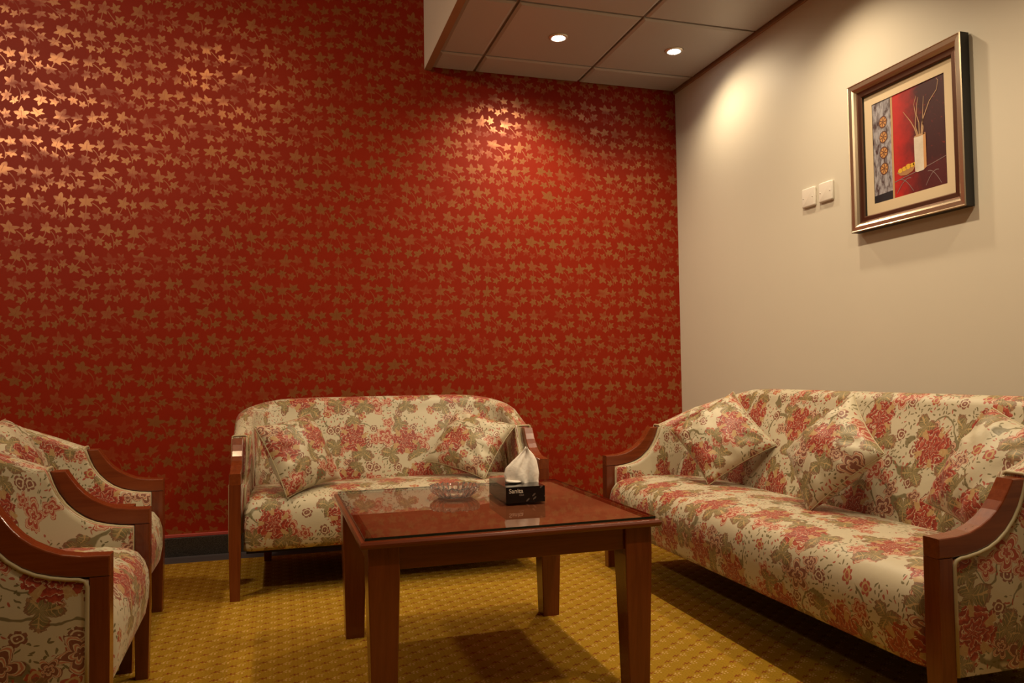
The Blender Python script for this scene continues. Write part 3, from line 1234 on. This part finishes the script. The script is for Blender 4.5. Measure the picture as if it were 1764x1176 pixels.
# profile: (inset from outer edge, height above wall, material)
prof = [(0.0, 0.004), (0.0, 0.040), (0.003, 0.043), (0.006, 0.041), (0.021, 0.0395), (0.028, 0.035), (0.034, 0.027), (0.039, 0.025), (0.054, 0.024), (0.058, 0.020), (0.059, 0.010), (0.059, 0.004)]
midx = [2, 0, 0, 0, 0, 0, 1, 1, 1, 2, 2]
hw, hh = FWD / 2, FHT / 2
for side in range(4):
    V, Fc = [], []
    for e in (-1, 1):
        for ins, c in prof:
            if side == 0: a, b = e * (hw - ins), hh - ins
            elif side == 1: a, b = e * (hw - ins), -hh + ins
            elif side == 2: a, b = -hw + ins, e * (hh - ins)
            else: a, b = hw - ins, e * (hh - ins)
            V.append(P3(a, b, c))
    n = len(prof)
    mi = []
    for j in range(n - 1):
        Fc.append((j, j + 1, n + j + 1, n + j))
        mi.append(midx[j])
    Fc.append((0, n, 2 * n - 1, n - 1))
    mi.append(2)
    Fc += [tuple(range(n)), tuple(range(n, 2 * n))]
    mi += [2, 2]
    me = mesh_from('frame_rail', V, Fc, mat_idx=mi)
    o = link_obj('frame_rail', me, [FRAME_METAL, FRAME_BROWN, FRAME_BLACK], pic)
    bm = bmesh.new()
    bm.from_mesh(me)
    bmesh.ops.recalc_face_normals(bm, faces=bm.faces)
    bm.to_mesh(me)
    bm.free()
ew, eh = hw - 0.057, hh - 0.057


def flat(name, pts, c, th=0.0):
    return [P3(a, b, c) for a, b in pts]


MAT_CARD = plain('cream_mat_card', (0.60, 0.48, 0.32), 0.8)
PRW, PRH = ew - 0.041, eh - 0.042        # half size of the print
# mat card with a window
V = [P3(a, b, 0.012) for a, b in ((-ew, -eh), (ew, -eh), (ew, eh), (-ew, eh), (-PRW, -PRH), (PRW, -PRH), (PRW, PRH), (-PRW, PRH))]
V += [P3(a, b, 0.0105) for a, b in ((-PRW, -PRH), (PRW, -PRH), (PRW, PRH), (-PRW, PRH))]
Fc = [(i, (i + 1) % 4, 4 + (i + 1) % 4, 4 + i) for i in range(4)] + [(4 + i, 4 + (i + 1) % 4, 8 + (i + 1) % 4, 8 + i) for i in range(4)]
link_obj('mat_card', fix_normals(mesh_from('mat_card', V, Fc)), MAT_CARD, pic)
box('backing_board', -0.0085, -0.003, -hw + 0.05, hw - 0.05, -hh + 0.05, hh - 0.05, FRAME_BLACK, pic)


def art_mat(name, c1, c2, sc, lo=0.35, hi=0.65, rough=0.5, stretch=(1, 1)):
    m, p = mat(name)
    x, y, z = split(coord('Object'))
    g = noise(combine(y * stretch[0], z * stretch[1], 0.0), sc, 4.0, 0.65, 0.4)
    setp(p, Base_Color=mixc(ramp(g, lo, hi), c1, c2), Roughness=rough)
    return m


def art_bg():
    m, p = mat('painted_red_background')
    x, y, z = split(coord('Object'))
    g = noise(combine(y, z, 0.0), 16.0, 4.0, 0.65)
    # brush strokes run from scarlet on the left to near-black maroon on the right (painted)
    t = ramp(-y + (g - 0.5) * 0.14, -0.055, 0.055)
    col = mixc(t, (0.42, 0.014, 0.012), (0.040, 0.007, 0.010))
    col = mixc(ramp(noise(combine(y, z, 1.0), 60.0, 3.0), 0.62, 0.72) * 0.5, col, (0.26, 0.022, 0.014))
    col = mixc(ramp(-z, 0.085, 0.11) * t * 0.6, col, (0.09, 0.010, 0.014))
    setp(p, Base_Color=col, Roughness=0.45)
    return m


ART = [art_bg(),
       art_mat('painted_grey_bark', (0.055, 0.030, 0.035), (0.34, 0.33, 0.37), 38, 0.36, 0.60, 0.5, (1.8, 0.6)),
       plain('painted_tan_strip', (0.42, 0.27, 0.13), 0.5),
       plain('painted_black', (0.012, 0.012, 0.018), 0.5),
       art_mat('painted_white_vase', (0.52, 0.46, 0.38), (0.62, 0.56, 0.48), 20),
       plain('painted_orange_edge', (0.50, 0.25, 0.10), 0.5),
       plain('painted_slice', (0.50, 0.24, 0.075), 0.5),
       plain('painted_slice_dark', (0.095, 0.030, 0.015), 0.5),
       plain('painted_yellow_fruit', (0.62, 0.36, 0.03), 0.5),
       plain('painted_bowl', (0.35, 0.17, 0.07), 0.5),
       plain('painted_twig', (0.40, 0.24, 0.13), 0.5),
       plain('painted_wire', (0.20, 0.13, 0.13), 0.5)]
AV, AF, AM = [], [], []


def apoly(pts, mi, lvl):
    """pts in print fractions (u right, v down); lvl = paint layer"""
    o = len(AV)
    for u, v in pts:
        AV.append(P3(-PRW + 2 * PRW * u, PRH - 2 * PRH * v, 0.0095 + 0.00012 * lvl))
    AF.append(tuple(range(o, o + len(pts)))[::-1])
    AM.append(mi)


def aell(cu, cv, ru, rv, mi, lvl, n=28, wob=0.0, sd=0):
    rng = random.Random(sd)
    apoly([(cu + ru * (1 + wob * rng.uniform(-1, 1)) * math.cos(2 * PI * k / n), cv + rv * (1 + wob * rng.uniform(-1, 1)) * math.sin(2 * PI * k / n)) for k in range(n)], mi, lvl)


def aline(pts, w0, w1, mi, lvl):
    n = len(pts)
    for k in range(n - 1):
        (a, b), (c, d) = pts[k], pts[k + 1]
        L = math.hypot(c - a, d - b) + 1e-9
        nx, ny = -(d - b) / L, (c - a) / L
        wa = w0 + (w1 - w0) * k / n
        wb = w0 + (w1 - w0) * (k + 1) / n
        apoly([(a + nx * wa, b + ny * wa), (c + nx * wb, d + ny * wb), (c - nx * wb, d - ny * wb), (a - nx * wa, b - ny * wa)], mi, lvl)


apoly([(0, 0), (1, 0), (1, 1), (0, 1)], 0, 0)
apoly([(0, 0), (0.275, 0), (0.275, 1), (0, 1)], 1, 1)
apoly([(0, 0.925), (0.275, 0.915), (0.275, 1), (0, 1)], 3, 2)
apoly([(0.270, 0), (0.298, 0), (0.298, 1), (0.270, 1)], 2, 3)
for k, cv in enumerate((0.215, 0.365, 0.520, 0.680)):
    aell(0.155, cv, 0.062, 0.060, 7, 4, 28, 0.04, k)
    aell(0.155, cv, 0.050, 0.048, 6, 5, 28, 0.03, k + 9)
    for q in range(7):
        a = 2 * PI * q / 7 + k
        aline([(0.155 + 0.010 * math.cos(a), cv + 0.010 * math.sin(a)), (0.155 + 0.046 * math.cos(a), cv + 0.044 * math.sin(a))], 0.004, 0.007, 7, 6)
    aell(0.155, cv, 0.009, 0.009, 7, 6, 10)
# table line, wire arcs
aline([(0.30, 0.845), (0.45, 0.825), (0.62, 0.805), (0.80, 0.780), (1.0, 0.745)], 0.004, 0.003, 11, 4)
for cu, w in ((0.40, 0.20), (0.78, 0.17)):
    aline([(cu - w / 2 + w * k / 14 + 0.03, 1.0 - 0.155 * math.sin(PI * (0.08 + 0.50 * k / 14))) for k in range(15)], 0.003, 0.004, 11, 4)
    aline([(cu + w / 2 - w * k / 14 + 0.06, 1.0 - 0.165 * math.sin(PI * (0.04 + 0.50 * k / 14))) for k in range(15)], 0.003, 0.004, 11, 5)
# bowl of yellow fruit
apoly([(0.335, 0.762), (0.60, 0.745), (0.555, 0.790), (0.47, 0.812), (0.385, 0.800)], 9, 5)
for cu, cv, r in ((0.385, 0.752, 0.030), (0.44, 0.745, 0.030), (0.495, 0.735, 0.034), (0.55, 0.733, 0.028), (0.585, 0.728, 0.022)):
    aell(cu, cv, r, r * 0.75, 8, 6, 16, 0.06)
# vase
apoly([(0.585, 0.485), (0.735, 0.470), (0.735, 0.795), (0.70, 0.812), (0.62, 0.815), (0.590, 0.805)], 4, 7)
apoly([(0.708, 0.474), (0.742, 0.470), (0.742, 0.790), (0.708, 0.808)], 5, 8)
aell(0.660, 0.478, 0.073, 0.010, 10, 8)
# twigs
rng = random.Random(4)
for pts in ([(0.63, 0.48), (0.60, 0.40), (0.55, 0.32), (0.50, 0.26), (0.45, 0.20)], [(0.645, 0.48), (0.61, 0.38), (0.62, 0.28), (0.60, 0.17), (0.63, 0.10)],
            [(0.66, 0.48), (0.66, 0.36), (0.63, 0.28), (0.64, 0.18), (0.66, 0.12)], [(0.68, 0.48), (0.70, 0.36), (0.75, 0.28), (0.80, 0.20), (0.90, 0.12), (0.92, 0.04), (0.90, 0.02)],
            [(0.69, 0.48), (0.705, 0.40), (0.71, 0.33), (0.72, 0.22), (0.73, 0.13)], [(0.70, 0.475), (0.715, 0.42), (0.70, 0.35)]):
    aline(pts, 0.0065, 0.0012, 10, 6)
link_obj('print', mesh_from('print', AV, AF, mat_idx=AM), ART, pic)
me = bpy.data.objects['print'].data
me.materials.clear()
for m in ART:
    me.materials.append(m)
me.polygons.foreach_set('material_index', AM)


# ------------------------------------------------------------------ wall switches
def switch(yc, zc, label):
    r = empty('wall_switch', (0, yc, zc))
    tag(r, label, 'switch', 'white switch plates on the cream wall')
    me = box_me('plate', -0.0125, 0.0, -0.043, 0.043, -0.042, 0.042, 0.0)
    bm = bmesh.new()
    bm.from_mesh(me)
    ed = [e for e in bm.edges if abs(e.verts[0].co.x - e.verts[1].co.x) > 0.005]
    bmesh.ops.bevel(bm, geom=ed, offset=0.008, segments=4, affect='EDGES', profile=0.5)
    ed = [e for e in bm.edges if e.verts[0].co.x < -0.01 and e.verts[1].co.x < -0.01]
    bmesh.ops.bevel(bm, geom=ed, offset=0.006, segments=3, affect='EDGES', profile=0.5)
    bm.to_mesh(me)
    bm.free()
    me.polygons.foreach_set('use_smooth', [True] * len(me.polygons))
    link_obj('plate', me, WHITE_PLASTIC, r)
    for s in (-1, 1):
        me = lathe_me('screw_cap', [(0.003, 0.0), (0.003, 0.0012), (0.0015, 0.0016)], 14)
        o = link_obj('screw_cap', me, WHITE_PLASTIC, r)
        o.rotation_euler = (0, -PI / 2, 0)
        o.location = (-0.0125, s * 0.030, 0)
    return r


switch(-1.166, 1.583, 'white switch plate farther from the picture frame, left of the pair')
switch(-1.277, 1.584, 'white switch plate next to the picture frame, right of the pair')


# ------------------------------------------------------------------ recessed downlights
def downlight(x, y, lamp, label):
    r = empty('downlight', (x, y, HC))
    tag(r, label, 'ceiling light', 'recessed ceiling spotlights')
    me = lathe_me('rim', [(0.031, -0.001), (0.031, -0.007), (0.038, -0.008), (0.046, -0.004), (0.048, 0.0)], 40)
    link_obj('rim', me, CHROME, r)
    me = lathe_me('bulb', [(0.004, -0.0105), (0.016, -0.0095), (0.026, -0.0060), (0.030, -0.002)], 32)
    link_obj('bulb', me, BULB, r)
    return r


downlight(-0.92, -0.537, LAMP_A, 'small glowing ceiling spotlight farther from the cream wall')
downlight(-0.298, -0.538, LAMP_B, 'small glowing ceiling spotlight nearer the cream wall')
